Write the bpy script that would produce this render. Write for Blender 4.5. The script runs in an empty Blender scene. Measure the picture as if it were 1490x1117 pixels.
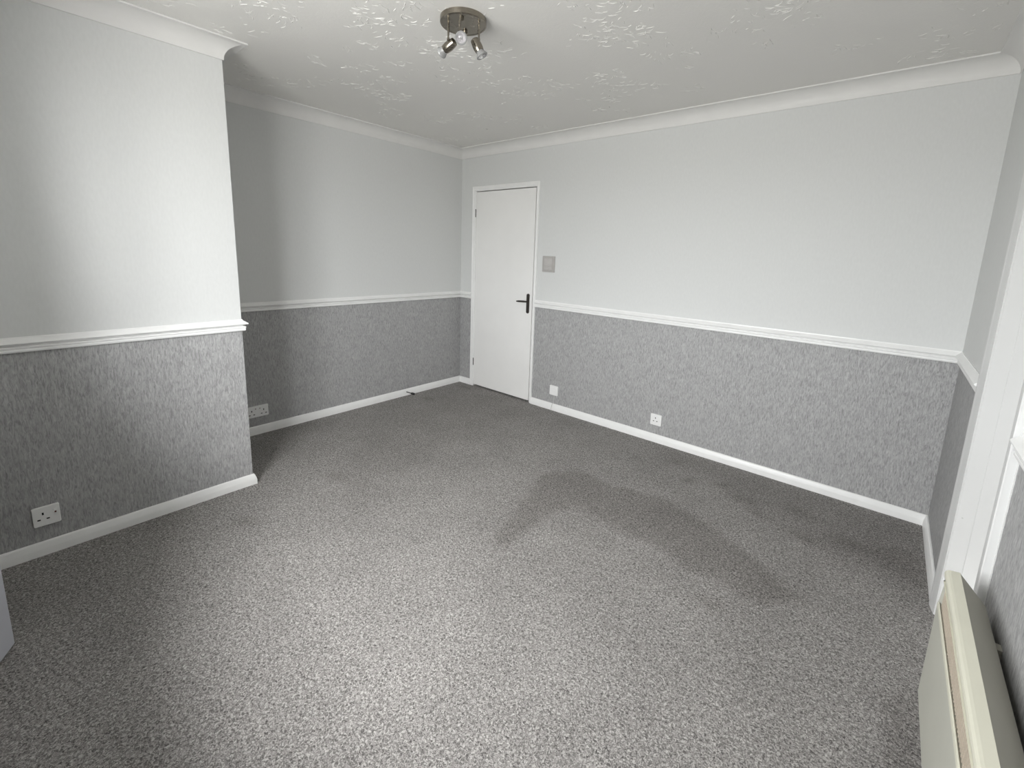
import bpy, bmesh, math, random
from mathutils import Vector, Matrix, noise
random.seed(4)
S = bpy.context.scene
COL = S.collection

# ------------------------------------------------------------------ camera
FPX, PPX, PPY = 643.807, 760.373, 480.415
r2 = Vector((0.76547196, 0.64246766, 0.03588859))
u2 = Vector((-0.13785618, 0.10926005, 0.98440739))
fw = Vector((-0.62852872, 0.75848372, -0.17220365))
CAM = Vector((3.45458, -3.13390, 1.38753))
cd = bpy.data.cameras.new('camera')
cam = bpy.data.objects.new('camera', cd)
COL.objects.link(cam)
m = Matrix((r2, u2, -fw)).transposed().to_4x4()
m.translation = CAM
cam.matrix_world = m
cd.sensor_fit = 'HORIZONTAL'
cd.sensor_width = 36.0
cd.lens = FPX / 1490 * 36.0
cd.shift_x = -(PPX - 745.0) / 1490
cd.shift_y = (PPY - 558.5) / 1490
cd.clip_start = 0.02
S.camera = cam

# ------------------------------------------------------------------ daylight
SKY_STRENGTH = 40.5
wd = bpy.data.worlds.new('overcast_sky')
S.world = wd
wd.use_nodes = True
nt = wd.node_tree
nt.nodes.clear()
wo = nt.nodes.new('ShaderNodeOutputWorld')
bg = nt.nodes.new('ShaderNodeBackground')
tc = nt.nodes.new('ShaderNodeTexCoord')
sx = nt.nodes.new('ShaderNodeSeparateXYZ')
mr = nt.nodes.new('ShaderNodeMapRange')
mr.inputs['From Min'].default_value = -1
mr.inputs['From Max'].default_value = 1
cr = nt.nodes.new('ShaderNodeValToRGB')
e = cr.color_ramp.elements
e[0].position = 0.0
e[0].color = (0.40, 0.40, 0.39, 1)
e[1].position = 1.0
e[1].color = (1.0, 1.0, 1.0, 1)
q = e.new(0.49)
q.color = (0.42, 0.42, 0.41, 1)
q = e.new(0.53)
q.color = (0.70, 0.715, 0.725, 1)
nt.links.new(tc.outputs['Generated'], sx.inputs[0])
nt.links.new(sx.outputs['Z'], mr.inputs['Value'])
nt.links.new(mr.outputs[0], cr.inputs[0])
nt.links.new(cr.outputs[0], bg.inputs['Color'])
bg.inputs['Strength'].default_value = SKY_STRENGTH
nt.links.new(bg.outputs[0], wo.inputs[0])

# window opening in the wall behind the camera; the portal only guides sampling
FY = -3.56                       # inner face of the front wall
WX0, WX1, WZ0, WZ1 = 1.72, 2.90, 0.92, 2.18
pl = bpy.data.lights.new('window_portal', 'AREA')
pl.shape = 'RECTANGLE'
pl.size = WX1 - WX0
pl.size_y = WZ1 - WZ0
pl.cycles.is_portal = True
po = bpy.data.objects.new('window_portal', pl)
COL.objects.link(po)
po.location = ((WX0 + WX1) / 2, FY - 0.13, (WZ0 + WZ1) / 2)
po.rotation_euler = (math.radians(90), 0, 0)      # -Z of the lamp looks along +Y

vs = S.view_settings
vs.view_transform = 'Standard'
vs.look = 'None'
vs.gamma = 1.0
vs.use_curve_mapping = False
vs.exposure = 0.0
S.cycles.max_bounces = 16
S.cycles.diffuse_bounces = 10
S.cycles.transparent_max_bounces = 12
S.cycles.use_denoising = True
S.cycles.sample_clamp_indirect = 8.0

# ------------------------------------------------------------------ room numbers (metres)
W = 3.769          # door wall length (x)
H = 2.362          # ceiling
CB, YB = 0.738, -2.277   # chimney breast face / end
ZD = 0.913         # bottom of the dado rail
ZB = 0.061         # skirting height


# ------------------------------------------------------------------ materials
def mat(name):
    m = bpy.data.materials.new(name)
    m.use_nodes = True
    n = m.node_tree
    b = n.nodes['Principled BSDF']
    return m, n, b


def N(n, t, **kw):
    x = n.nodes.new(t)
    for k, v in kw.items():
        setattr(x, k, v)
    return x


def plain(name, col, rough=0.5, metal=0.0, var=0.03, scale=30.0, bump=0.0, spec=0.5):
    m, n, b = mat(name)
    tcn = N(n, 'ShaderNodeTexCoord')
    nz = N(n, 'ShaderNodeTexNoise')
    nz.inputs['Scale'].default_value = scale
    nz.inputs['Detail'].default_value = 4
    n.links.new(tcn.outputs['Object'], nz.inputs['Vector'])
    r = N(n, 'ShaderNodeValToRGB')
    r.color_ramp.elements[0].position = 0.3
    r.color_ramp.elements[1].position = 0.7
    r.color_ramp.elements[0].color = tuple(c * (1 - var) for c in col) + (1,)
    r.color_ramp.elements[1].color = tuple(min(1, c * (1 + var)) for c in col) + (1,)
    n.links.new(nz.outputs['Fac'], r.inputs[0])
    n.links.new(r.outputs[0], b.inputs['Base Color'])
    b.inputs['Roughness'].default_value = rough
    b.inputs['Metallic'].default_value = metal
    b.inputs['Specular IOR Level'].default_value = spec
    if bump:
        bp = N(n, 'ShaderNodeBump')
        bp.inputs['Strength'].default_value = bump
        bp.inputs['Distance'].default_value = 0.002
        n.links.new(nz.outputs['Fac'], bp.inputs['Height'])
        n.links.new(bp.outputs[0], b.inputs['Normal'])
    return m


def make_wallpaper():
    """mid-grey textured paper with short upright crackle strokes"""
    m, n, b = mat('grey_streaked_wallpaper')
    tcn = N(n, 'ShaderNodeTexCoord')
    mp = N(n, 'ShaderNodeMapping')
    mp.inputs['Scale'].default_value = (1, 1, 0.20)
    n.links.new(tcn.outputs['Object'], mp.inputs[0])
    a = N(n, 'ShaderNodeTexNoise')
    a.inputs['Scale'].default_value = 165
    a.inputs['Detail'].default_value = 5
    a.inputs['Roughness'].default_value = 0.62
    a.inputs['Distortion'].default_value = 1.0
    n.links.new(mp.outputs[0], a.inputs['Vector'])
    c = N(n, 'ShaderNodeTexNoise')
    c.inputs['Scale'].default_value = 13
    c.inputs['Detail'].default_value = 3
    n.links.new(tcn.outputs['Object'], c.inputs['Vector'])
    r = N(n, 'ShaderNodeValToRGB')
    r.color_ramp.elements[0].position = 0.30
    r.color_ramp.elements[0].color = (0.215, 0.215, 0.215, 1)
    r.color_ramp.elements[1].position = 0.70
    r.color_ramp.elements[1].color = (0.480, 0.479, 0.477, 1)
    q = r.color_ramp.elements.new(0.5)
    q.color = (0.352, 0.351, 0.350, 1)
    n.links.new(a.outputs['Fac'], r.inputs[0])
    mx = N(n, 'ShaderNodeMix', data_type='RGBA', blend_type='MULTIPLY')
    mx.inputs['Factor'].default_value = 1.0
    r2_ = N(n, 'ShaderNodeValToRGB')
    r2_.color_ramp.elements[0].position = 0.32
    r2_.color_ramp.elements[0].color = (0.95, 0.95, 0.95, 1)
    r2_.color_ramp.elements[1].position = 0.68
    r2_.color_ramp.elements[1].color = (1.03, 1.03, 1.03, 1)
    n.links.new(c.outputs['Fac'], r2_.inputs[0])
    n.links.new(r.outputs[0], mx.inputs[6])
    n.links.new(r2_.outputs[0], mx.inputs[7])
    n.links.new(mx.outputs[2], b.inputs['Base Color'])
    b.inputs['Roughness'].default_value = 0.62
    b.inputs['Specular IOR Level'].default_value = 0.3
    bp = N(n, 'ShaderNodeBump')
    bp.inputs['Strength'].default_value = 0.22
    bp.inputs['Distance'].default_value = 0.001
    n.links.new(a.outputs['Fac'], bp.inputs['Height'])
    n.links.new(bp.outputs[0], b.inputs['Normal'])
    return m


def make_upper_paint():
    m, n, b = mat('pale_grey_painted_paper')
    tcn = N(n, 'ShaderNodeTexCoord')
    mp = N(n, 'ShaderNodeMapping')
    mp.inputs['Scale'].default_value = (1, 1, 0.35)
    n.links.new(tcn.outputs['Object'], mp.inputs[0])
    a = N(n, 'ShaderNodeTexNoise')
    a.inputs['Scale'].default_value = 110
    a.inputs['Detail'].default_value = 4
    n.links.new(mp.outputs[0], a.inputs['Vector'])
    r = N(n, 'ShaderNodeValToRGB')
    r.color_ramp.elements[0].position = 0.3
    r.color_ramp.elements[0].color = (0.612, 0.619, 0.611, 1)
    r.color_ramp.elements[1].position = 0.7
    r.color_ramp.elements[1].color = (0.636, 0.643, 0.635, 1)
    n.links.new(a.outputs['Fac'], r.inputs[0])
    n.links.new(r.outputs[0], b.inputs['Base Color'])
    b.inputs['Roughness'].default_value = 0.7
    b.inputs['Specular IOR Level'].default_value = 0.25
    bp = N(n, 'ShaderNodeBump')
    bp.inputs['Strength'].default_value = 0.04
    bp.inputs['Distance'].default_value = 0.001
    n.links.new(a.outputs['Fac'], bp.inputs['Height'])
    n.links.new(bp.outputs[0], b.inputs['Normal'])
    return m


def make_ceiling():
    """white artex: smooth sheet with scattered clusters of scraped ridges"""
    m, n, b = mat('white_textured_plaster')
    tcn = N(n, 'ShaderNodeTexCoord')
    warp = N(n, 'ShaderNodeTexNoise')
    warp.inputs['Scale'].default_value = 9
    warp.inputs['Detail'].default_value = 2
    n.links.new(tcn.outputs['Object'], warp.inputs['Vector'])
    ad = N(n, 'ShaderNodeVectorMath', operation='MULTIPLY_ADD')
    ad.inputs[1].default_value = (0.12, 0.12, 0.12)
    n.links.new(warp.outputs['Color'], ad.inputs[0])
    n.links.new(tcn.outputs['Object'], ad.inputs[2])
    a = N(n, 'ShaderNodeTexNoise')
    a.inputs['Scale'].default_value = 42
    a.inputs['Detail'].default_value = 5
    a.inputs['Roughness'].default_value = 0.6
    a.inputs['Distortion'].default_value = 1.6
    n.links.new(ad.outputs[0], a.inputs['Vector'])
    sm = N(n, 'ShaderNodeMath', operation='MULTIPLY_ADD')
    sm.inputs[1].default_value = 0.30
    n.links.new(a.outputs['Fac'], sm.inputs[0])
    sm.inputs[2].default_value = 0.0
    bp = N(n, 'ShaderNodeBump')
    bp.inputs['Strength'].default_value = 0.6
    bp.inputs['Distance'].default_value = 0.004
    n.links.new(sm.outputs[0], bp.inputs['Height'])
    n.links.new(bp.outputs[0], b.inputs['Normal'])
    b.inputs['Base Color'].default_value = (0.73, 0.72, 0.695, 1)
    b.inputs['Roughness'].default_value = 0.55
    b.inputs['Specular IOR Level'].default_value = 0.35
    return m


def make_carpet():
    m, n, b = mat('grey_twist_pile_carpet')
    tcn = N(n, 'ShaderNodeTexCoord')
    a = N(n, 'ShaderNodeTexNoise')
    a.inputs['Scale'].default_value = 150
    a.inputs['Detail'].default_value = 3
    a.inputs['Roughness'].default_value = 0.6
    a.inputs['Distortion'].default_value = 1.2
    n.links.new(tcn.outputs['Object'], a.inputs['Vector'])
    r = N(n, 'ShaderNodeValToRGB')
    r.color_ramp.elements[0].position = 0.34
    r.color_ramp.elements[0].color = (0.085, 0.080, 0.078, 1)
    r.color_ramp.elements[1].position = 0.66
    r.color_ramp.elements[1].color = (0.50, 0.482, 0.462, 1)
    q = r.color_ramp.elements.new(0.5)
    q.color = (0.25, 0.24, 0.231, 1)
    n.links.new(a.outputs['Fac'], r.inputs[0])
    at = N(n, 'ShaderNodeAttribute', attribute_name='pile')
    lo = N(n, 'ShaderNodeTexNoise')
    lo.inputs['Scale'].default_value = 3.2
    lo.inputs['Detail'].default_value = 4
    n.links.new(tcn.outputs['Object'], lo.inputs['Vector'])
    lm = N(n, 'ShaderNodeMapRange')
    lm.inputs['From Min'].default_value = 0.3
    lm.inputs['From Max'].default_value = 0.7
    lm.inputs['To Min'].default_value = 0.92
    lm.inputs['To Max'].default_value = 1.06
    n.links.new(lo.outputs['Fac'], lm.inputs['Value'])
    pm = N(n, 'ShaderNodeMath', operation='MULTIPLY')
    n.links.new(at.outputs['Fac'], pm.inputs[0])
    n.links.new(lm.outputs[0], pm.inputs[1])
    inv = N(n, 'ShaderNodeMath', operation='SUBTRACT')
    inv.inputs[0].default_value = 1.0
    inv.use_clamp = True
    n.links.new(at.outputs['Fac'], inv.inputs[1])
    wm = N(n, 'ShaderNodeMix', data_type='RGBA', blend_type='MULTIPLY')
    wm.inputs[7].default_value = (1.03, 0.99, 0.95, 1)      # brushed-back pile shows the warmer yarn base; other dark patches warm too
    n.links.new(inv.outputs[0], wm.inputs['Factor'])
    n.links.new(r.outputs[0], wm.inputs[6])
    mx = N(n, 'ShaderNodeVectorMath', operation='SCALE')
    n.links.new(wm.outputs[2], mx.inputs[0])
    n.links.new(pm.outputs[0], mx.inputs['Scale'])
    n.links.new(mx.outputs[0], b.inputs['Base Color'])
    b.inputs['Roughness'].default_value = 0.95
    b.inputs['Specular IOR Level'].default_value = 0.05
    bp = N(n, 'ShaderNodeBump')
    bp.inputs['Strength'].default_value = 0.7
    bp.inputs['Distance'].default_value = 0.006
    n.links.new(a.outputs['Fac'], bp.inputs['Height'])
    n.links.new(bp.outputs[0], b.inputs['Normal'])
    return m


def make_brushed():
    m, n, b = mat('brushed_nickel')
    tcn = N(n, 'ShaderNodeTexCoord')
    mp = N(n, 'ShaderNodeMapping')
    mp.inputs['Scale'].default_value = (20, 20, 900)
    n.links.new(tcn.outputs['Object'], mp.inputs[0])
    a = N(n, 'ShaderNodeTexNoise')
    a.inputs['Scale'].default_value = 1.0
    n.links.new(mp.outputs[0], a.inputs['Vector'])
    r = N(n, 'ShaderNodeMapRange')
    r.inputs['To Min'].default_value = 0.18
    r.inputs['To Max'].default_value = 0.34
    n.links.new(a.outputs['Fac'], r.inputs['Value'])
    n.links.new(r.outputs[0], b.inputs['Roughness'])
    b.inputs['Base Color'].default_value = (0.27, 0.245, 0.205, 1)
    b.inputs['Metallic'].default_value = 1.0
    return m


def make_glass(name, fac=0.12, col=(1, 1, 1, 1), rough=0.02):
    m = bpy.data.materials.new(name)
    m.use_nodes = True
    n = m.node_tree
    n.nodes.clear()
    o = N(n, 'ShaderNodeOutputMaterial')
    t = N(n, 'ShaderNodeBsdfTransparent')
    t.inputs[0].default_value = col
    g = N(n, 'ShaderNodeBsdfGlossy')
    g.inputs['Roughness'].default_value = rough
    x = N(n, 'ShaderNodeMixShader')
    fr = N(n, 'ShaderNodeLayerWeight')
    fr.inputs['Blend'].default_value = fac
    n.links.new(fr.outputs['Fresnel'], x.inputs[0])
    n.links.new(t.outputs[0], x.inputs[1])
    n.links.new(g.outputs[0], x.inputs[2])
    n.links.new(x.outputs[0], o.inputs[0])
    return m


M_PAPER = make_wallpaper()
M_UPPER = make_upper_paint()
M_CEIL = make_ceiling()
M_CARPET = make_carpet()
M_NICKEL = make_brushed()
M_TRIM = plain('white_gloss_paint', (0.80, 0.80, 0.79), 0.35, var=0.02, scale=14)
M_COVE = plain('white_matt_coving', (0.70, 0.694, 0.68), 0.6, var=0.02, scale=9)
M_DOOR = plain('white_satin_door_paint', (0.80, 0.795, 0.78), 0.4, var=0.015, scale=5)
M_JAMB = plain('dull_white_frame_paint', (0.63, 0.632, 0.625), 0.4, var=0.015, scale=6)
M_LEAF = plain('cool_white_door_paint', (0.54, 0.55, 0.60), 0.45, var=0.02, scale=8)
M_PLASTIC = plain('white_plastic', (0.80, 0.80, 0.79), 0.35, var=0.01)
M_SWITCH = plain('aged_grey_plastic', (0.40, 0.385, 0.37), 0.4, var=0.03)
M_SWITCH2 = plain('pale_grey_plastic', (0.47, 0.455, 0.44), 0.35, var=0.02)
M_DARK = plain('dark_bronze_metal', (0.075, 0.068, 0.062), 0.4, metal=0.7, var=0.1)
M_BLACK = plain('black_plastic', (0.012, 0.012, 0.012), 0.45, var=0.1)
M_SLOT = plain('socket_slot_black', (0.01, 0.01, 0.01), 0.8, var=0.1)
M_RED = plain('red_neon_lens', (0.10, 0.015, 0.012), 0.4, var=0.05)
M_CREAM = plain('cream_enamel', (0.555, 0.545, 0.455), 0.42, var=0.025, scale=10)
M_FRONT = plain('sage_cream_enamel', (0.43, 0.428, 0.375), 0.5, var=0.03, scale=7)
M_SLOPE = plain('grey_sage_enamel', (0.425, 0.415, 0.355), 0.55, var=0.03, scale=9)
M_GRILLE_BACK = plain('brown_grille_recess', (0.16, 0.13, 0.10), 0.6, var=0.06)
M_GRILLE = plain('tan_grille_metal', (0.42, 0.365, 0.295), 0.5, var=0.06, scale=60)
M_CABLE = plain('grey_cable', (0.52, 0.52, 0.51), 0.5, var=0.04)
M_PANE = make_glass('window_glass')
M_LENS = plain('mirrored_bulb_reflector', (0.80, 0.79, 0.80), 0.18, metal=0.75, var=0.05, scale=200)
M_BULB = plain('frosted_bulb_glass', (0.27, 0.272, 0.27), 0.25, var=0.03, scale=120, spec=0.8)
M_OUT = plain('closet_board', (0.55, 0.55, 0.54), 0.7)


# ------------------------------------------------------------------ geometry helpers
def obj(name, bm, m, parent=None, smooth=False, loc=None, rot=None, bevel=0.0, seg=2):
    me = bpy.data.meshes.new(name)
    bmesh.ops.recalc_face_normals(bm, faces=bm.faces)
    if bevel:
        bmesh.ops.bevel(bm, geom=[x for x in bm.edges if x.calc_face_angle(0) > 0.6], offset=bevel,
                        segments=seg, profile=0.5, affect='EDGES', clamp_overlap=True)
    if smooth:
        for f in bm.faces:
            f.smooth = True
    bm.to_mesh(me)
    bm.free()
    ms = m if isinstance(m, (list, tuple)) else [m]
    for x in ms:
        me.materials.append(x)
    o = bpy.data.objects.new(name, me)
    COL.objects.link(o)
    if loc is not None:
        o.location = loc
    if rot is not None:
        o.rotation_euler = rot
    if parent is not None:
        o.parent = parent
    if smooth:
        try:
            me.set_sharp_from_angle(angle=math.radians(38))
        except Exception:
            pass
    return o


def box(bm, x0, x1, y0, y1, z0, z1, mi=0):
    v = [bm.verts.new(p) for p in ((x0, y0, z0), (x1, y0, z0), (x1, y1, z0), (x0, y1, z0),
                                   (x0, y0, z1), (x1, y0, z1), (x1, y1, z1), (x0, y1, z1))]
    for f in ((3, 2, 1, 0), (4, 5, 6, 7), (0, 1, 5, 4), (1, 2, 6, 5), (2, 3, 7, 6), (3, 0, 4, 7)):
        fc = bm.faces.new([v[i] for i in f])
        fc.material_index = mi
    return bm


def bx(*a):
    return box(bmesh.new(), *a)


def empty(name, loc, rotz=0.0):
    o = bpy.data.objects.new(name, None)
    o.empty_display_size = 0.1
    COL.objects.link(o)
    o.location = loc
    o.rotation_euler = (0, 0, rotz)
    return o


def tag(o, label=None, cat=None, group=None, kind=None):
    if label:
        o['label'] = label
    if cat:
        o['category'] = cat
    if group:
        o['group'] = group
    if kind:
        o['kind'] = kind
    return o


def struct(o, label=None):
    o['kind'] = 'structure'
    if label:
        o['label'] = label
    return o


def lathe(bm, prof, seg=32, mtx=None, caps=True):
    """prof: list of (r, z) around Z"""
    rings = []
    for r, z in prof:
        ring = []
        if r < 1e-6:
            v = bm.verts.new((0, 0, z))
            ring = [v]
        else:
            for i in range(seg):
                t = 2 * math.pi * i / seg
                ring.append(bm.verts.new((r * math.cos(t), r * math.sin(t), z)))
        rings.append(ring)
    for a, b_ in zip(rings, rings[1:]):
        for i in range(seg):
            j = (i + 1) % seg
            if len(a) == 1 and len(b_) == 1:
                continue
            if len(a) == 1:
                bm.faces.new((a[0], b_[i], b_[j]))
            elif len(b_) == 1:
                bm.faces.new((a[i], b_[0], a[j]))
            else:
                bm.faces.new((a[i], a[j], b_[j], b_[i]))
    if caps:
        for ring in (rings[0], rings[-1]):
            if len(ring) > 2:
                bm.faces.new(ring)
    if mtx is not None:
        bmesh.ops.transform(bm, matrix=mtx, verts=bm.verts)
    return bm


def axis_matrix(p, d):
    d = Vector(d).normalized()
    qn = Vector((0, 0, 1)).rotation_difference(d)
    mm = qn.to_matrix().to_4x4()
    mm.translation = Vector(p)
    return mm


def tube(bm, pts, r, seg=10):
    pts = [Vector(p) for p in pts]
    rad = r if isinstance(r, (list, tuple)) else [r] * len(pts)
    rings = []
    for i, p in enumerate(pts):
        a = pts[max(0, i - 1)]
        c = pts[min(len(pts) - 1, i + 1)]
        d = (c - a).normalized()
        up = Vector((0, 0, 1)) if abs(d.z) < 0.95 else Vector((1, 0, 0))
        u = d.cross(up).normalized()
        w = d.cross(u)
        rings.append([bm.verts.new(p + (u * math.cos(2 * math.pi * k / seg) + w * math.sin(2 * math.pi * k / seg)) * rad[i]) for k in range(seg)])
    for a, c in zip(rings, rings[1:]):
        for k in range(seg):
            bm.faces.new((a[k], a[(k + 1) % seg], c[(k + 1) % seg], c[k]))
    bm.faces.new(rings[0])
    bm.faces.new(rings[-1])
    return bm


def run(A, B, nrm, prof, cutA=0.0, cutB=0.0):
    """extrude a moulding along wall line A->B (2-D points). nrm = 2-D normal into the room.
    prof = closed list of (d, z). cut = how far the end moves along the run per metre of d
    (+1 inner mitre = shortened, -1 outer mitre = lengthened, 0 square)"""
    bm = bmesh.new()
    A = Vector(A)
    B = Vector(B)
    n_ = Vector(nrm)
    t = (B - A).normalized()
    ra = []
    rb = []
    for d, z in prof:
        a = A + n_ * d + t * (cutA * d)
        b_ = B + n_ * d - t * (cutB * d)
        ra.append(bm.verts.new((a.x, a.y, z)))
        rb.append(bm.verts.new((b_.x, b_.y, z)))
    k = len(prof)
    for i in range(k):
        j = (i + 1) % k
        bm.faces.new((ra[i], ra[j], rb[j], rb[i]))
    bm.faces.new(ra)
    bm.faces.new(rb)
    return bm


# ------------------------------------------------------------------ floor with carpet pile lay
def poly_dist(px, py, P):
    inside = False
    dmin = 1e9
    k = len(P)
    for i in range(k):
        x1, y1 = P[i]
        x2, y2 = P[(i + 1) % k]
        if (y1 > py) != (y2 > py) and px < (x2 - x1) * (py - y1) / (y2 - y1) + x1:
            inside = not inside
        dx, dy = x2 - x1, y2 - y1
        t = max(0, min(1, ((px - x1) * dx + (py - y1) * dy) / (dx * dx + dy * dy)))
        dmin = min(dmin, math.hypot(px - x1 - t * dx, py - y1 - t * dy))
    return dmin if inside else -dmin


# darker carpet patches, pile brushed the other way except the heater strip: (polygon, depth, edge softness)
CARPET_PATCHES = [
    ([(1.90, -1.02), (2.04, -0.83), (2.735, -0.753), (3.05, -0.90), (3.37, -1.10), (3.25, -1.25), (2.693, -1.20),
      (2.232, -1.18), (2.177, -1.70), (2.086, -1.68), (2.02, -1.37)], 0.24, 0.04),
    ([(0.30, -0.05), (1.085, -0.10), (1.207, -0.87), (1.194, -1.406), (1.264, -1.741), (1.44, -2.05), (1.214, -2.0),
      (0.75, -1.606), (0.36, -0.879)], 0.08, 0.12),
    ([(3.60, -1.40), (3.76, -1.25), (3.76, -2.2), (3.60, -2.2)], 0.22, 0.03),  # darker strip of carpet along the wall below the heater
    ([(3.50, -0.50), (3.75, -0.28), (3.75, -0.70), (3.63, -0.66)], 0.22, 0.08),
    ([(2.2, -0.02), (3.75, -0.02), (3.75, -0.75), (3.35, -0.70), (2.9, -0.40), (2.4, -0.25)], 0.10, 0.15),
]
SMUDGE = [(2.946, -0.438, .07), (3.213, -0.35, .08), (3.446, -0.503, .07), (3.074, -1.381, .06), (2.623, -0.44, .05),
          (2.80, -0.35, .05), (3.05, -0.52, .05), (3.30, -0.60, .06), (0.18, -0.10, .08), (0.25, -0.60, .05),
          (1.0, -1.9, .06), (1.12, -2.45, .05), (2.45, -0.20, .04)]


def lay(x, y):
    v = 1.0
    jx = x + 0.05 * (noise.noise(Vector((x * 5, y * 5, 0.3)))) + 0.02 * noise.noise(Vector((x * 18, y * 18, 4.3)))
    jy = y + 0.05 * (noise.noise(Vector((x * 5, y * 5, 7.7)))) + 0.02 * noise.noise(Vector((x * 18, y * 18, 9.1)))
    for P, dep, soft in CARPET_PATCHES:
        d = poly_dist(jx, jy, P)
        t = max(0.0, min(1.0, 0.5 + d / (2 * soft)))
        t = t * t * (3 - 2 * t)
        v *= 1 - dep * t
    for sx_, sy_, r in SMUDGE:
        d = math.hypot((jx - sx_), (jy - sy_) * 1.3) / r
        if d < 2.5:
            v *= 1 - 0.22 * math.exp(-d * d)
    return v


FX0, FX1, FY0, FY1 = 0.0, W, FY, 0.0
nx, ny = 150, 142
verts = []
pile = []
for j in range(ny + 1):
    for i in range(nx + 1):
        x = FX0 - 0.02 + (FX1 - FX0 + 0.16) * i / nx
        y = FY0 - 0.75 + (FY1 - FY0 + 0.85) * j / ny
        verts.append((x, y, 0.0))
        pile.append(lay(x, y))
faces = []
for j in range(ny):
    for i in range(nx):
        a = j * (nx + 1) + i
        faces.append((a, a + 1, a + nx + 2, a + nx + 1))
me = bpy.data.meshes.new('floor')
me.from_pydata(verts, [], faces)
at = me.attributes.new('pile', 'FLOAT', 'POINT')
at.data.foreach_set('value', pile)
me.materials.append(M_CARPET)
floor = bpy.data.objects.new('floor', me)
COL.objects.link(floor)
struct(floor, 'grey flecked twist pile carpet covering the whole room')

# ------------------------------------------------------------------ ceiling
ceil = obj('ceiling', bx(-0.12, W + 0.2, FY - 0.14, 0.14, H, H + 0.1), M_CEIL)
struct(ceil, 'white textured plaster ceiling with scattered raised marks')


def plaster_ridges():
    # scraped plaster ridges: short curved strokes, a few millimetres high, gathered in patches
    rnd = random.Random(11)
    bm = bmesh.new()
    n_made = 0
    tries = 0
    while n_made < 620 and tries < 20000:
        tries += 1
        cx, cy = rnd.uniform(0.15, W - 0.12), rnd.uniform(FY + 0.2, -0.15)
        if cx < CB + 0.15 and cy < YB + 0.15:
            continue
        dens = noise.noise(Vector((cx * 2.3, cy * 2.3, 5.0))) + 0.5 * noise.noise(Vector((cx * 6, cy * 6, 1.0)))
        if dens < rnd.uniform(-0.25, 0.7) + 0.12 * (cy + 1.8):
            continue
        n_made += 1
        base = rnd.uniform(0, math.pi)
        for k in range(rnd.randint(3, 8)):
            a = base + rnd.gauss(0, 0.45)
            curv = rnd.uniform(-40, 40)
            ln = rnd.uniform(0.012, 0.055)
            x, y = cx + rnd.gauss(0, 0.028), cy + rnd.gauss(0, 0.028)
            hgt = rnd.uniform(0.0008, 0.0024)
            wd_ = rnd.uniform(0.0010, 0.0028)
            ns = 5
            prev = None
            for q_ in range(ns + 1):
                f = q_ / ns
                e_ = math.sin(math.pi * min(1, max(0, f))) ** 0.6
                dx, dy = math.cos(a), math.sin(a)
                w_ = wd_ * (0.25 + 0.75 * e_)
                L_ = bm.verts.new((x - dy * w_, y + dx * w_, H - 0.0001))
                M_ = bm.verts.new((x + rnd.gauss(0, 0.0008), y + rnd.gauss(0, 0.0008), H - 0.0003 - hgt * e_))
                R_ = bm.verts.new((x + dy * w_, y - dx * w_, H - 0.0001))
                if prev:
                    bm.faces.new((prev[0], L_, M_, prev[1]))
                    bm.faces.new((prev[1], M_, R_, prev[2]))
                prev = (L_, M_, R_)
                x += dx * ln / ns
                y += dy * ln / ns
                a += curv * ln / ns
    o = obj('plaster_ridges', bm, M_CEIL, ceil, smooth=False)
    o['kind'] = 'stuff'
    return o


plaster_ridges()

# ------------------------------------------------------------------ walls (pale paint above the rail, grey paper below)
T = 0.12


def wall(name, boxes_up, boxes_low, label):
    bm = bmesh.new()
    for b_ in boxes_up:
        box(bm, *b_)
    o = obj(name, bm, M_UPPER)
    struct(o, label)
    bm = bmesh.new()
    for b_ in boxes_low:
        box(bm, *b_)
    c = obj('lower_wallpaper', bm, M_PAPER, o)
    c['label'] = 'mid grey streaked wallpaper below the dado rail'
    return o


DX0, DX1, DZ1 = 0.205, 0.968, 1.964      # door_1 recess
wall('wall_back',
     [(-T, DX0, 0, T, ZD, H), (DX1, W + T, 0, T, ZD, H), (DX0, DX1, 0, T, DZ1, H), (DX0, DX1, 0.055, T, ZD, DZ1)],
     [(-T, DX0, 0, T, -0.03, ZD), (DX1, W + T, 0, T, -0.03, ZD), (DX0, DX1, 0.055, T, -0.03, ZD)],
     'pale grey wall with the white door in its left end')
wall('wall_left', [(-T, 0, YB, 0, ZD, H)], [(-T, 0, YB, 0, -0.03, ZD)], 'pale grey alcove wall in shade beyond the chimney breast')
wall('wall_chimney', [(-T, CB, FY - T, YB, ZD, H)], [(-T, CB, FY - T, YB, -0.03, ZD)],
     'projecting chimney breast wall on the left, brightly lit at its far edge')
OY0, OY1, OZ = -1.362, -0.812, 2.0       # door_2 opening in the right wall
wall('wall_right',
     [(W, W + 0.2, OY1, 0, ZD, H), (W, W + 0.2, FY - T, OY0, ZD, H), (W, W + 0.2, OY0, OY1, OZ, H)],
     [(W, W + 0.2, OY1, 0, -0.03, ZD), (W, W + 0.2, FY - T, OY0, -0.03, ZD)],
     'pale grey right wall interrupted by a white door lining')
LX0, LX1, LZ = 1.27, 2.03, 0.855         # low cupboard opening under the window
FYo = FY - T
wall('wall_front',
     [(CB, LX0, FYo, FY, ZD, H), (LX0, WX0, FYo, FY, ZD, H), (WX0, WX1, FYo, FY, WZ1, H),
      (WX1, W, FYo, FY, ZD, H)],
     [(CB, LX0, FYo, FY, -0.03, ZD), (LX0, LX1, FYo, FY, LZ, ZD), (LX1, W, FYo, FY, -0.03, ZD)],
     'window wall behind the viewpoint')
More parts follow.
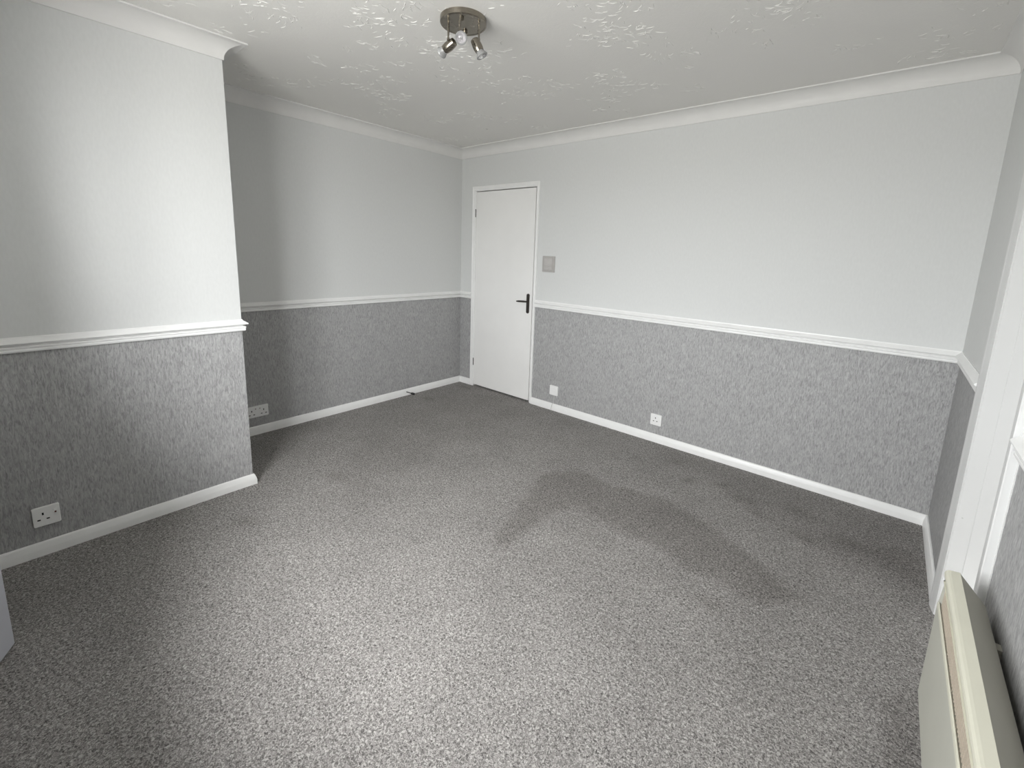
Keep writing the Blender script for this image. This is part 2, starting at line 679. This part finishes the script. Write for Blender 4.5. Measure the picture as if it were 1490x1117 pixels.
# low cupboard in the front wall behind the ajar door
bm = bmesh.new()
box(bm, LX0 - 0.15, LX1 + 0.10, FYo - 0.62, FYo - 0.55, -0.03, 0.86)
box(bm, LX0 - 0.15, LX0 - 0.08, FYo - 0.55, FYo, -0.03, 0.86)
box(bm, LX1 + 0.03, LX1 + 0.10, FYo - 0.55, FYo, -0.03, 0.86)
box(bm, LX0 - 0.15, LX1 + 0.10, FYo - 0.62, FYo, 0.86, 0.885)
struct(obj('wall_cupboard', bm, M_UPPER), 'inside of the low cupboard behind the ajar white door')

# ------------------------------------------------------------------ mouldings
SK = [(0, -0.02), (0.0160, -0.02), (0.0160, 0.030), (0.0150, 0.034), (0.0095, 0.054), (0.0075, 0.059), (0.0045, 0.0615), (0, 0.0615)]
DR = [(0, ZD - 0.002), (0.0115, ZD - 0.002), (0.0140, ZD + 0.001), (0.0148, ZD + 0.006), (0.0140, ZD + 0.0105), (0.0130, ZD + 0.0115),
      (0.0150, ZD + 0.0135), (0.0165, ZD + 0.018), (0.0160, ZD + 0.0215), (0.0140, ZD + 0.0235), (0.0050, ZD + 0.0240), (0.0050, ZD + 0.0320),
      (0.0220, ZD + 0.0325), (0.0255, ZD + 0.0350), (0.0262, ZD + 0.0385), (0.0235, ZD + 0.0420),
      (0.0110, ZD + 0.0510), (0.0050, ZD + 0.0560), (0.0040, ZD + 0.0610), (0, ZD + 0.0610)]
CP, CD = 0.090, 0.083        # coving projection and drop
CV = [(0, H - CD), (0.006, H - CD), (0.0065, H - CD + 0.004)]
R1, R2 = CP - 0.0095, CD - 0.011
for k in range(0, 11):
    t = math.radians(90 * k / 10)
    # concave quarter: centre at (CP-0.003, H-CD+0.004)
    CV.append((CP - 0.003 - R1 * math.cos(t), H - CD + 0.004 + R2 * math.sin(t)))
CV += [(CP, H - 0.007), (CP, H), (0, H)]


def mould(name, A, B, nrm, prof, m, ca, cb_, label):
    o = obj(name, run(A, B, nrm, prof, ca, cb_), m, smooth=True)
    struct(o, label)
    return o


# skirting boards
mould('baseboard_back', (0.998, 0), (W, 0), (0, -1), SK, M_TRIM, 0, 1, 'white skirting board along the door wall')
mould('baseboard_corner', (0, 0), (0.168, 0), (0, -1), SK, M_TRIM, 1, 0, 'short white skirting between the far corner and the door frame')
mould('baseboard_left', (0, YB), (0, 0), (1, 0), SK, M_TRIM, 1, 1, 'white skirting board along the shaded alcove wall')
mould('baseboard_chimney', (CB, FY), (CB, YB), (1, 0), SK, M_TRIM, 1, -1, 'white skirting board along the chimney breast')
mould('baseboard_side', (CB, YB), (0, YB), (0, 1), SK, M_TRIM, -1, 1, 'white skirting on the hidden side of the chimney breast')
mould('baseboard_right', (W, 0), (W, -0.742), (-1, 0), SK, M_TRIM, 1, 0, 'white skirting between the right corner and the white door lining')
mould('baseboard_near', (W, -1.456), (W, FY), (-1, 0), SK, M_TRIM, 0, 1, 'white skirting behind the cream heater')
# dado rails
mould('trim_1', (0.998, 0), (W, 0), (0, -1), DR, M_TRIM, 0, 1, 'white dado rail along the door wall')
mould('trim_2', (0, 0), (0.168, 0), (0, -1), DR, M_TRIM, 1, 0, 'short white dado rail between far corner and door frame')
mould('trim_3', (0, YB), (0, 0), (1, 0), DR, M_TRIM, 1, 1, 'white dado rail along the shaded alcove wall')
mould('trim_4', (CB, FY), (CB, YB), (1, 0), DR, M_TRIM, 1, -1, 'white dado rail along the chimney breast')
mould('trim_5', (CB, YB), (0, YB), (0, 1), DR, M_TRIM, -1, 1, 'white dado rail on the hidden side of the chimney breast')
mould('trim_6', (W, 0), (W, -0.742), (-1, 0), DR, M_TRIM, 1, 0, 'white dado rail between the right corner and the white door lining')
mould('trim_7', (W, -1.462), (W, FY), (-1, 0), DR, M_TRIM, 0, 1, 'white dado rail above the cream heater')
# coving
mould('trim_8', (0, 0), (W, 0), (0, -1), CV, M_COVE, 1, 1, 'white coving along the top of the door wall')
mould('trim_9', (0, YB), (0, 0), (1, 0), CV, M_COVE, 1, 1, 'white coving along the top of the alcove wall')
mould('trim_10', (CB, FY), (CB, YB), (1, 0), CV, M_COVE, 1, -1, 'white coving along the top of the chimney breast')
mould('trim_11', (CB, YB), (0, YB), (0, 1), CV, M_COVE, -1, 1, 'white coving on the hidden side of the chimney breast')
mould('trim_12', (W, 0), (W, FY), (-1, 0), CV, M_COVE, 1, 1, 'white coving along the top of the right wall')
mould('trim_13', (CB, FY), (W, FY), (0, 1), CV, M_COVE, 1, 1, 'white coving above the window wall')

# ------------------------------------------------------------------ window_1 (behind the viewpoint)
win = struct(empty('window_1', ((WX0 + WX1) / 2, FY - 0.07, WZ0)), 'white framed window behind the viewpoint')
hw = (WX1 - WX0) / 2
hh = WZ1 - WZ0
bm = bmesh.new()
box(bm, -hw, hw, -0.035, 0.035, 0, 0.05)
box(bm, -hw, hw, -0.035, 0.035, hh - 0.05, hh)
box(bm, -hw, -hw + 0.05, -0.035, 0.035, 0.05, hh - 0.05)
box(bm, hw - 0.05, hw, -0.035, 0.035, 0.05, hh - 0.05)
obj('window_frame', bm, M_PLASTIC, win)
obj('mullion', bx(-0.025, 0.025, -0.03, 0.03, 0.05, hh - 0.05), M_PLASTIC, win)
for s in (-1, 1):
    a, b_ = sorted((s * 0.025, s * (hw - 0.05)))
    obj('pane', bx(a, b_, -0.003, 0.003, 0.05, hh - 0.05), M_PANE, win)
obj('window_sill', bx(-hw - 0.02, hw + 0.02, 0.035, 0.12, -0.03, 0.0), M_TRIM, win, bevel=0.004)

# ------------------------------------------------------------------ door_1 (white flush door, far wall)
d1 = struct(empty('door_1', (0.585, 0, 0)), 'plain white flush door in the far left corner of the door wall')


def L1(x):
    return x - 0.585


def arch_profile(w, d_out, d_in):
    # across the width: 0 = outer edge (thick), w = inner edge (thin)
    return [(0, 0), (0, d_out - 0.003), (0.003, d_out), (w * 0.30, d_out), (w * 0.36, d_out - 0.002), (w * 0.50, d_out - 0.003),
            (w * 0.75, d_in + 0.003), (w * 0.9, d_in), (w, d_in - 0.002), (w, 0)]


def frame_strip(bm, prof, kind, a, zA, zB, sgn=1):
    """kind 'v': vertical strip whose outer edge is x=a going inward by sgn; 'h': head strip"""
    r0, r1 = [], []
    for (w_, d) in prof:
        if kind == 'v':
            r0.append(bm.verts.new((a + sgn * w_, -d, zA)))
            r1.append(bm.verts.new((a + sgn * w_, -d, zB - w_)))
    k = len(prof)
    for i in range(k):
        j = (i + 1) % k
        bm.faces.new((r0[i], r0[j], r1[j], r1[i]))
    bm.faces.new(r0)
    bm.faces.new(r1)


ZA = 2.006
bm = bmesh.new()
pL = arch_profile(0.046, 0.014, 0.010)
pR = arch_profile(0.024, 0.013, 0.009)
frame_strip(bm, pL, 'v', L1(0.168), 0.0, ZA, 1)
obj('door_architrave', bm, M_TRIM, d1)
bm = bmesh.new()
frame_strip(bm, pR, 'v', L1(0.998), 0.0, ZA, -1)
obj('door_architrave', bm, M_TRIM, d1)
bm = bmesh.new()
r0, r1 = [], []
pH = arch_profile(0.046, 0.014, 0.010)
for (w_, d) in pH:
    r0.append(bm.verts.new((L1(0.168) + w_, -d, ZA - w_)))
    r1.append(bm.verts.new((L1(0.998) - w_ * 0.52, -d, ZA - w_)))
for i in range(len(pH)):
    j = (i + 1) % len(pH)
    bm.faces.new((r0[i], r0[j], r1[j], r1[i]))
bm.faces.new(r0)
bm.faces.new(r1)
obj('door_architrave', bm, M_TRIM, d1)
# lining inside the recess: only a dark shadow gap of it shows
bm = bmesh.new()
box(bm, L1(DX0), L1(DX0 + 0.006), 0.001, 0.054, 0.0, DZ1)
box(bm, L1(DX1 - 0.005), L1(DX1), 0.001, 0.054, 0.0, DZ1)
box(bm, L1(DX0 + 0.006), L1(DX1 - 0.005), 0.001, 0.054, DZ1 - 0.002, DZ1)
obj('door_lining', bm, M_TRIM, d1)
obj('door_leaf', bx(L1(0.2135), L1(0.9550), 0.000, 0.040, 0.016, 1.9535), M_DOOR, d1, bevel=0.0015)
for z in (1.755, 0.26):
    bm = bmesh.new()
    lathe(bm, [(0.0045, -0.038), (0.0045, 0.038)], 12)
    h = obj('hinge', bm, M_DARK, d1, loc=(L1(0.2105), -0.006, z))
    h['label'] = 'dark hinge knuckle'
# handle
bm = bmesh.new()
zc, hh2, hw2 = 0.932, 0.091, 0.0165
ring0, ring1 = [], []
for k in range(24):
    t = 2 * math.pi * k / 24
    x = hw2 * math.cos(t)
    z = hw2 * math.sin(t) + (hh2 - hw2) * (1 if math.sin(t) >= 0 else -1)
    ring0.append(bm.verts.new((x, 0, z)))
    ring1.append(bm.verts.new((x * 0.9, -0.008, z * 0.99)))
bm.faces.new(ring0)
bm.faces.new(ring1)
for k in range(24):
    bm.faces.new((ring0[k], ring0[(k + 1) % 24], ring1[(k + 1) % 24], ring1[k]))
hd_ = obj('door_handle', bm, M_DARK, d1, loc=(L1(0.911), 0.0, zc))
hd_['label'] = 'dark bronze lever handle on a long backplate'
bm = bmesh.new()
tube(bm, [(0, -0.006, 0.020), (0, -0.012, 0.020), (0, -0.014, 0.020)], 0.0115, 14)
tube(bm, [(0, -0.012, 0.020), (0, -0.044, 0.020)], 0.007, 12)
tube(bm, [(0.006, -0.046, 0.021), (-0.012, -0.047, 0.021), (-0.045, -0.048, 0.020), (-0.075, -0.047, 0.018), (-0.098, -0.045, 0.016), (-0.106, -0.044, 0.015)],
     [0.0075, 0.0085, 0.0085, 0.0085, 0.0065, 0.003], 12)
obj('lever', bm, M_DARK, hd_, smooth=True)

# ------------------------------------------------------------------ door_2 (white lining and architraves in the right wall)
d2 = struct(empty('door_2', (W, (OY0 + OY1) / 2, 0)), 'white door frame in the right wall beside the cream heater')
yc = (OY0 + OY1) / 2


def vert_arch(y_out, y_in, d_out, d_in, ztop, zbot=0.0):
    w = abs(y_in - y_out)
    s = 1 if y_in > y_out else -1
    pr = [(0, 0), (0, d_out - 0.003), (0.003, d_out), (w * 0.28, d_out), (w * 0.38, d_out - 0.002), (w * 0.75, d_in + 0.002), (w * 0.88, d_in), (w, d_in - 0.002), (w, 0)]
    bm = bmesh.new()
    a, b_ = [], []
    for w_, d in pr:
        a.append(bm.verts.new((-d, y_out + s * w_ - yc, zbot)))
        b_.append(bm.verts.new((-d, y_out + s * w_ - yc, ztop - w_)))
    for i in range(len(pr)):
        j = (i + 1) % len(pr)
        bm.faces.new((a[i], a[j], b_[j], b_[i]))
    bm.faces.new(a)
    bm.faces.new(b_)
    return bm


obj('door_architrave', vert_arch(-0.742, -0.820, 0.018, 0.010, 2.07), M_JAMB, d2)
obj('door_architrave', vert_arch(-1.456, -1.355, 0.020, 0.010, 2.07), M_JAMB, d2)
bm = bmesh.new()
box(bm, -0.018, 0, -1.456 - yc, -0.742 - yc, 2.0, 2.07)
obj('door_architrave', bm, M_JAMB, d2)
bm = bmesh.new()
box(bm, -0.004, 0.195, OY1 - 0.012 - yc, OY1 - yc, 0, OZ)
box(bm, -0.004, 0.195, OY0 - yc, OY0 + 0.012 - yc, 0, OZ)
box(bm, -0.004, 0.195, OY0 + 0.012 - yc, OY1 - 0.012 - yc, OZ - 0.012, OZ)
obj('door_lining', bm, M_JAMB, d2)
bm = bmesh.new()
box(bm, 0.044, 0.104, OY1 - 0.016 - yc, OY1 - 0.012 - yc, 0, OZ - 0.012)
box(bm, 0.044, 0.104, OY0 + 0.012 - yc, OY0 + 0.016 - yc, 0, OZ - 0.012)
obj('door_stop', bm, M_JAMB, d2, bevel=0.001)
obj('door_leaf', bx(0.155, 0.190, OY0 + 0.014 - yc, OY1 - 0.014 - yc, 0.008, OZ - 0.015), M_DOOR, d2)
# two filled nail heads on the lining
for z in (0.44, 0.07):
    bm = bmesh.new()
    lathe(bm, [(0.0028, 0.0), (0.0028, 0.0012), (0, 0.0016)], 10, axis_matrix((0.012, OY1 - 0.012 - yc, z), (0, -1, 0)))
    obj('nail_head', bm, M_CABLE, d2)
# uneven bead of paint where the near architrave meets the wallpaper
bm = bmesh.new()
pv = []
for k in range(60):
    z = 0.05 + k * 0.0145
    w_ = 0.006 + 0.007 * (0.5 + 0.5 * noise.noise(Vector((0, 3.1, z * 9)))) + 0.004 * noise.noise(Vector((1, 2, z * 40)))
    pv.append((bm.verts.new((-0.0008, -1.455 - yc, z)), bm.verts.new((-0.0008, -1.455 - w_ - yc, z)), bm.verts.new((0.0, -1.455 - w_ - yc, z))))
for a, b_ in zip(pv, pv[1:]):
    bm.faces.new((a[0], a[1], b_[1], b_[0]))
    bm.faces.new((a[1], a[2], b_[2], b_[1]))
obj('paint_edge', bm, M_JAMB, d2)['label'] = 'ragged white paint line along the near architrave'

# ------------------------------------------------------------------ door_3 (low white cupboard leaf ajar under the window, lower left edge of the picture)
ang = math.atan2(0.035, -0.075)          # direction from hinge to free edge
LEN = 0.757
P = Vector((1.318, -3.2185))
hinge = P - Vector((math.cos(ang), math.sin(ang))) * LEN
d3 = struct(empty('door_3', (hinge.x, hinge.y, 0.0), ang), 'low cool white door standing ajar at the lower left edge')
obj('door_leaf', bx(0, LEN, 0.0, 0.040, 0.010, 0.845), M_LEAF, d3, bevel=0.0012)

# ------------------------------------------------------------------ sockets and wall plates


def plate(bm, w, h, t, r=0.006):
    """rounded plate standing on local plane y=0, room side is -y, centred"""
    pts = []
    for cx, cz, a0 in ((w / 2 - r, h / 2 - r, 0), (-w / 2 + r, h / 2 - r, 90), (-w / 2 + r, -h / 2 + r, 180), (w / 2 - r, -h / 2 + r, 270)):
        for k in range(5):
            a = math.radians(a0 + 22.5 * k)
            pts.append((cx + r * math.cos(a), cz + r * math.sin(a)))
    rings = []
    for dy, s in ((0, 0), (-t + 0.002, 0), (-t, 0.0018)):
        rings.append([bm.verts.new((x - math.copysign(s, x), dy, z - math.copysign(s, z))) for x, z in pts])
    k = len(pts)
    for a, b_ in zip(rings, rings[1:]):
        for i in range(k):
            bm.faces.new((a[i], a[(i + 1) % k], b_[(i + 1) % k], b_[i]))
    bm.faces.new(rings[0])
    bm.faces.new(rings[-1])
    return bm


def slots(cx, cz, parent, t, sc=1.0):
    for x, z, w, h, up in ((0, 0.0105, 0.0045, 0.009, 1), (-0.011, -0.010, 0.008, 0.0045, 0), (0.011, -0.010, 0.008, 0.0045, 0)):
        obj('pin_slot', bx(cx + (x - w / 2) * sc, cx + (x + w / 2) * sc, -t - 0.0006, -t + 0.002, cz + (z - h / 2) * sc, cz + (z + h / 2) * sc), M_SLOT, parent)


# single socket on the door wall
sk = tag(empty('wall_socket', (2.211, 0, 0.175)), 'single white plug socket near the middle of the door wall, above the skirting', 'socket')
obj('face_plate', plate(bmesh.new(), 0.086, 0.086, 0.010), M_PLASTIC, sk)
slots(-0.004, 0.002, sk, 0.010, 1.2)
for s in (-1, 1):
    bm = bmesh.new()
    lathe(bm, [(0.0028, 0), (0.0026, 0.0008), (0, 0.001)], 10, axis_matrix((s * 0.030, -0.010, 0), (0, -1, 0)))
    obj('screw', bm, M_PLASTIC, sk)

# switched single socket on the chimney breast (plane x = CB, room side +x) -> rotate so local -y = +x
s2 = tag(empty('wall_socket', (CB, -3.092, 0.178), math.radians(90)), 'white switched socket low on the chimney breast at far left', 'socket')
obj('face_plate', plate(bmesh.new(), 0.084, 0.088, 0.010), M_PLASTIC, s2)
slots(-0.010, 0.000, s2, 0.010, 1.25)
rk = obj('rocker_switch', bx(0.022, 0.034, -0.0125, -0.009, 0.000, 0.024), M_PLASTIC, s2, bevel=0.0012)
obj('switch_indicator', bx(0.025, 0.031, -0.0132, -0.0120, 0.006, 0.013), M_RED, rk)

# double socket on the alcove wall
s3 = tag(empty('wall_socket', (0, -1.985, 0.173), math.radians(90)), 'white double socket in the shaded alcove beside the chimney edge', 'socket')
obj('face_plate', plate(bmesh.new(), 0.146, 0.084, 0.010), M_PLASTIC, s3)
for c in (-0.040, 0.040):
    slots(c, -0.006, s3, 0.010, 1.35)
for c in (-0.014, 0.014):
    rk = obj('rocker_switch', bx(c - 0.006, c + 0.006, -0.0125, -0.009, 0.006, 0.030), M_PLASTIC, s3, bevel=0.0012)
    obj('switch_indicator', bx(c - 0.003, c + 0.003, -0.0132, -0.0120, 0.020, 0.026), M_RED, rk)

# blank phone plate with its thin cable
ph = tag(empty('phone_plate', (1.250, 0, 0.184)), 'small white blank outlet plate beside the door with a thin cable', 'outlet')
obj('face_plate', plate(bmesh.new(), 0.088, 0.088, 0.009), M_PLASTIC, ph)
obj('face_insert', plate(bmesh.new(), 0.050, 0.050, 0.0105, 0.003), M_PLASTIC, ph)
bm = bmesh.new()
tube(bm, [(0.010, -0.004, -0.042), (0.008, -0.004, -0.07), (0.001, -0.004, -0.118), (-0.003, -0.010, -0.1235), (-0.005, -0.0175, -0.135), (-0.012, -0.018, -0.165), (-0.014, -0.018, -0.180)], 0.0021, 8)
obj('phone_cable', bm, M_CABLE, ph, smooth=True)['label'] = 'thin grey cable running down over the skirting'

# light switch in a grey surround
sw = tag(empty('light_switch', (1.127, 0, 1.299)), 'square grey light switch in a wide surround, right of the door', 'switch')
obj('switch_surround', plate(bmesh.new(), 0.135, 0.137, 0.006, 0.004), M_SWITCH, sw)
sp = obj('switch_plate', plate(bmesh.new(), 0.088, 0.100, 0.011, 0.004), M_SWITCH2, sw)
bm = bmesh.new()
tilt = [(-0.036, -0.0105, 0.008), (0.036, -0.0105, 0.008), (0.036, -0.0165, -0.010), (-0.036, -0.0165, -0.010), (0.036, -0.0105, -0.024), (-0.036, -0.0105, -0.024)]
vv = [bm.verts.new(p) for p in tilt]
bm.faces.new((vv[0], vv[1], vv[2], vv[3]))
bm.faces.new((vv[3], vv[2], vv[4], vv[5]))
bm.faces.new((vv[0], vv[3], vv[5]))
bm.faces.new((vv[1], vv[4], vv[2]))
bm.faces.new((vv[0], vv[5], vv[4], vv[1]))
obj('rocker_switch', bm, M_SWITCH2, sw)
obj('switch_groove', bx(-0.034, 0.030, -0.0118, -0.0105, -0.034, -0.031), M_SWITCH, sw)

# black cable end against the alcove skirting
ce = tag(empty('cable_end', (0.030, -0.650, 0.0)), 'black cable plug poking out at the alcove skirting', 'cable')
bm = bmesh.new()
tube(bm, [(-0.0150, -0.046, 0.036), (-0.010, -0.040, 0.034), (0.000, -0.022, 0.026), (0.010, -0.006, 0.018)], 0.0042, 10)
obj('cable', bm, M_DARK, ce, smooth=True)
bm = bmesh.new()
tube(bm, [(0.007, -0.010, 0.0195), (0.013, -0.002, 0.0165), (0.026, 0.014, 0.011), (0.030, 0.019, 0.0105)], [0.006, 0.0105, 0.0105, 0.007], 12)
obj('plug', bm, M_BLACK, ce, smooth=True)

# ------------------------------------------------------------------ ceiling spotlight
LXc, LYc, LR, LT = 1.8886, -1.7158, 0.0985, 0.024
lt = tag(empty('ceiling_spotlight', (LXc, LYc, H)), 'brushed nickel ceiling spotlight with three swivel heads on a round plate', 'light')
zb = -LT
bm = bmesh.new()
lathe(bm, [(LR, 0.0), (LR, zb + 0.003), (LR - 0.003, zb), (LR - 0.008, zb), (LR - 0.009, zb + 0.0015), (0, zb + 0.0015)], 64)
obj('ceiling_plate', bm, M_NICKEL, lt, smooth=True)
for a in (20, 200):
    bm = bmesh.new()
    lathe(bm, [(0.011, zb + 0.0015), (0.010, zb - 0.008), (0.006, zb - 0.011), (0, zb - 0.0115)], 16, Matrix.Translation((0.058 * math.cos(math.radians(a + 110)), 0.058 * math.sin(math.radians(a + 110)), 0)))
    obj('fixing_nut', bm, M_NICKEL, lt, smooth=True)

# (rod top xy, back of head, lens centre) in room space
HEADS = [
    ((1.865, -1.779), (1.881, -1.757, 2.263), (1.804, -1.768, 2.232)),
    ((1.945, -1.788), (1.934, -1.774, 2.266), (1.977, -1.808, 2.233)),
    ((1.967, -1.699), (1.953, -1.714, 2.269), (1.981, -1.690, 2.203)),
]
for (rx, ry), bk, ln in HEADS:
    base = Vector((LXc, LYc, H))
    bk = Vector(bk)
    ln = Vector(ln)
    d = (ln - bk).normalized()
    Ltot = (ln - bk).length
    mid = bk + d * (Ltot * 0.33)
    end = Vector((rx, ry, 2.268))
    # head barrel (lathe along d)
    barrel = [(0, 0.0), (0.011, 0.0), (0.0165, 0.003), (0.0185, 0.012), (0.0205, 0.028), (0.0205, 0.040), (0.0190, 0.050), (0.0178, 0.055), (0.0160, 0.055), (0.0155, 0.045), (0, 0.045)]
    sc = Ltot / 0.078
    bm = bmesh.new()
    lathe(bm, [(r, z * sc) for r, z in barrel], 32, axis_matrix(bk - base, d), caps=False)
    hd = obj('spot_head', bm, M_NICKEL, lt, smooth=True)
    bm = bmesh.new()
    lathe(bm, [(0.0145, 0.046 * sc), (0.0165, 0.058 * sc), (0.0215, 0.068 * sc), (0.0245, 0.0735 * sc), (0.0250, 0.0765 * sc), (0.0240, 0.078 * sc), (0.0195, 0.0782 * sc), (0.0190, 0.0770 * sc)], 32, axis_matrix(bk - base, d), caps=False)
    obj('bulb_rim', bm, M_BULB, hd, smooth=True)
    bm = bmesh.new()
    lathe(bm, [(0.0192, 0.0768 * sc), (0.0165, 0.070 * sc), (0.012, 0.063 * sc), (0.006, 0.060 * sc), (0.005, 0.071 * sc), (0, 0.072 * sc)], 24, axis_matrix(bk - base, d), caps=False)
    obj('bulb_reflector', bm, M_LENS, hd, smooth=True)
    # rod and knuckle
    bm = bmesh.new()
    top = Vector((rx, ry, H - LT + 0.002))
    tube(bm, [top - base, Vector((rx, ry, 2.318)) - base, Vector((rx, ry, 2.308)) - base, end - base], [0.0042, 0.0042, 0.0050, 0.0036], 12)
    obj('stem', bm, M_NICKEL, lt, smooth=True)
    bm = bmesh.new()
    tube(bm, [end + Vector((0, 0, 0.004)) - base, end - Vector((0, 0, 0.004)) - base], 0.0058, 14)
    tube(bm, [end - base, mid - base], 0.0038, 10)
    obj('swivel_joint', bm, M_NICKEL, lt, smooth=True)

# ------------------------------------------------------------------ cream panel heater on the right wall
HY0, HY1 = -1.560, -2.300        # far and near end
ht = tag(empty('panel_heater', (3.71, (HY0 + HY1) / 2, 0)), 'cream wall mounted panel heater with a slotted top grille, lower right', 'heater')
hyc = (HY0 + HY1) / 2
a0, a1 = HY1 - hyc, HY0 - hyc


def hx(x):
    return x - 3.71


def hrun(prof, y0, y1):
    bm = bmesh.new()
    A = [bm.verts.new((hx(x), y0, z)) for x, z in prof]
    B = [bm.verts.new((hx(x), y1, z)) for x, z in prof]
    for i in range(len(prof)):
        j = (i + 1) % len(prof)
        bm.faces.new((A[i], A[j], B[j], B[i]))
    bm.faces.new(A)
    bm.faces.new(B)
    return bm


FXp = 3.6665
obj('front_panel', hrun([(FXp, 0.197), (FXp + 0.003, 0.194), (FXp + 0.010, 0.194), (FXp + 0.010, 0.483), (FXp + 0.0035, 0.4845), (FXp + 0.001, 0.4835), (FXp, 0.480)], a0, a1), M_FRONT, ht)
obj('panel_lip', hrun([(FXp - 0.0008, 0.478), (FXp + 0.0015, 0.478), (FXp + 0.0045, 0.4855), (FXp + 0.003, 0.4868), (FXp + 0.0002, 0.4855)], a0 + 0.001, a1 - 0.001), M_CREAM, ht)
# inclined back plate behind the fins
obj('grille_back', hrun([(FXp + 0.012, 0.470), (FXp + 0.0135, 0.470), (FXp + 0.018, 0.560), (FXp + 0.0165, 0.560)], a0 + 0.002, a1 - 0.002), M_GRILLE_BACK, ht)
# fins
bm = bmesh.new()
k = 0
y = a0 + 0.008
while y < a1 - 0.008:
    v = [bm.verts.new((hx(x), yy, z)) for yy in (y, y + 0.0020) for x, z in ((FXp + 0.0055, 0.474), (FXp + 0.0125, 0.474), (FXp + 0.0170, 0.556), (FXp + 0.0075, 0.556))]
    for f in ((0, 1, 2, 3), (7, 6, 5, 4), (0, 4, 5, 1), (1, 5, 6, 2), (2, 6, 7, 3), (3, 7, 4, 0)):
        bm.faces.new([v[i] for i in f])
    y += 0.0115
fn = obj('grille_fins', bm, M_GRILLE, ht)
fn['kind'] = 'stuff'
fn['label'] = 'tan row of thin upright grille fins'
# top cap: lower lip, groove, rounded nose, flat top
obj('top_cap', hrun([(FXp + 0.0020, 0.551), (FXp + 0.0040, 0.5485), (FXp + 0.0060, 0.5505), (FXp + 0.0062, 0.556), (FXp + 0.0052, 0.562),
                     (FXp + 0.0012, 0.568), (FXp + 0.0005, 0.575), (FXp + 0.002, 0.581), (FXp + 0.006, 0.5855), (FXp + 0.011, 0.5872), (FXp + 0.0295, 0.5895), (FXp + 0.0305, 0.587), (FXp + 0.020, 0.550)], a0 - 0.001, a1 + 0.001), M_CREAM, ht)
obj('rear_casing', hrun([(FXp + 0.030, 0.5880), (3.7535, 0.5225), (3.7545, 0.518), (3.7545, 0.200), (FXp + 0.020, 0.200), (FXp + 0.020, 0.550)], a0 + 0.0008, a1 - 0.0008), M_SLOPE, ht)
for s, e_ in ((a1 - 0.0005, 'far'), (a0 - 0.0015, 'near')):
    obj('end_cheek', hrun([(FXp + 0.001, 0.196), (FXp + 0.020, 0.196), (FXp + 0.020, 0.575), (FXp + 0.006, 0.575), (FXp + 0.006, 0.552), (FXp + 0.001, 0.482)], s, s + 0.002), M_FRONT, ht)
for y in (a1 - 0.13, a0 + 0.13):
    br = obj('wall_bracket', bx(hx(3.753), hx(W), y - 0.012, y + 0.012, 0.30, 0.505), M_SLOPE, ht)
    br['label'] = 'steel bracket joining heater to wall'
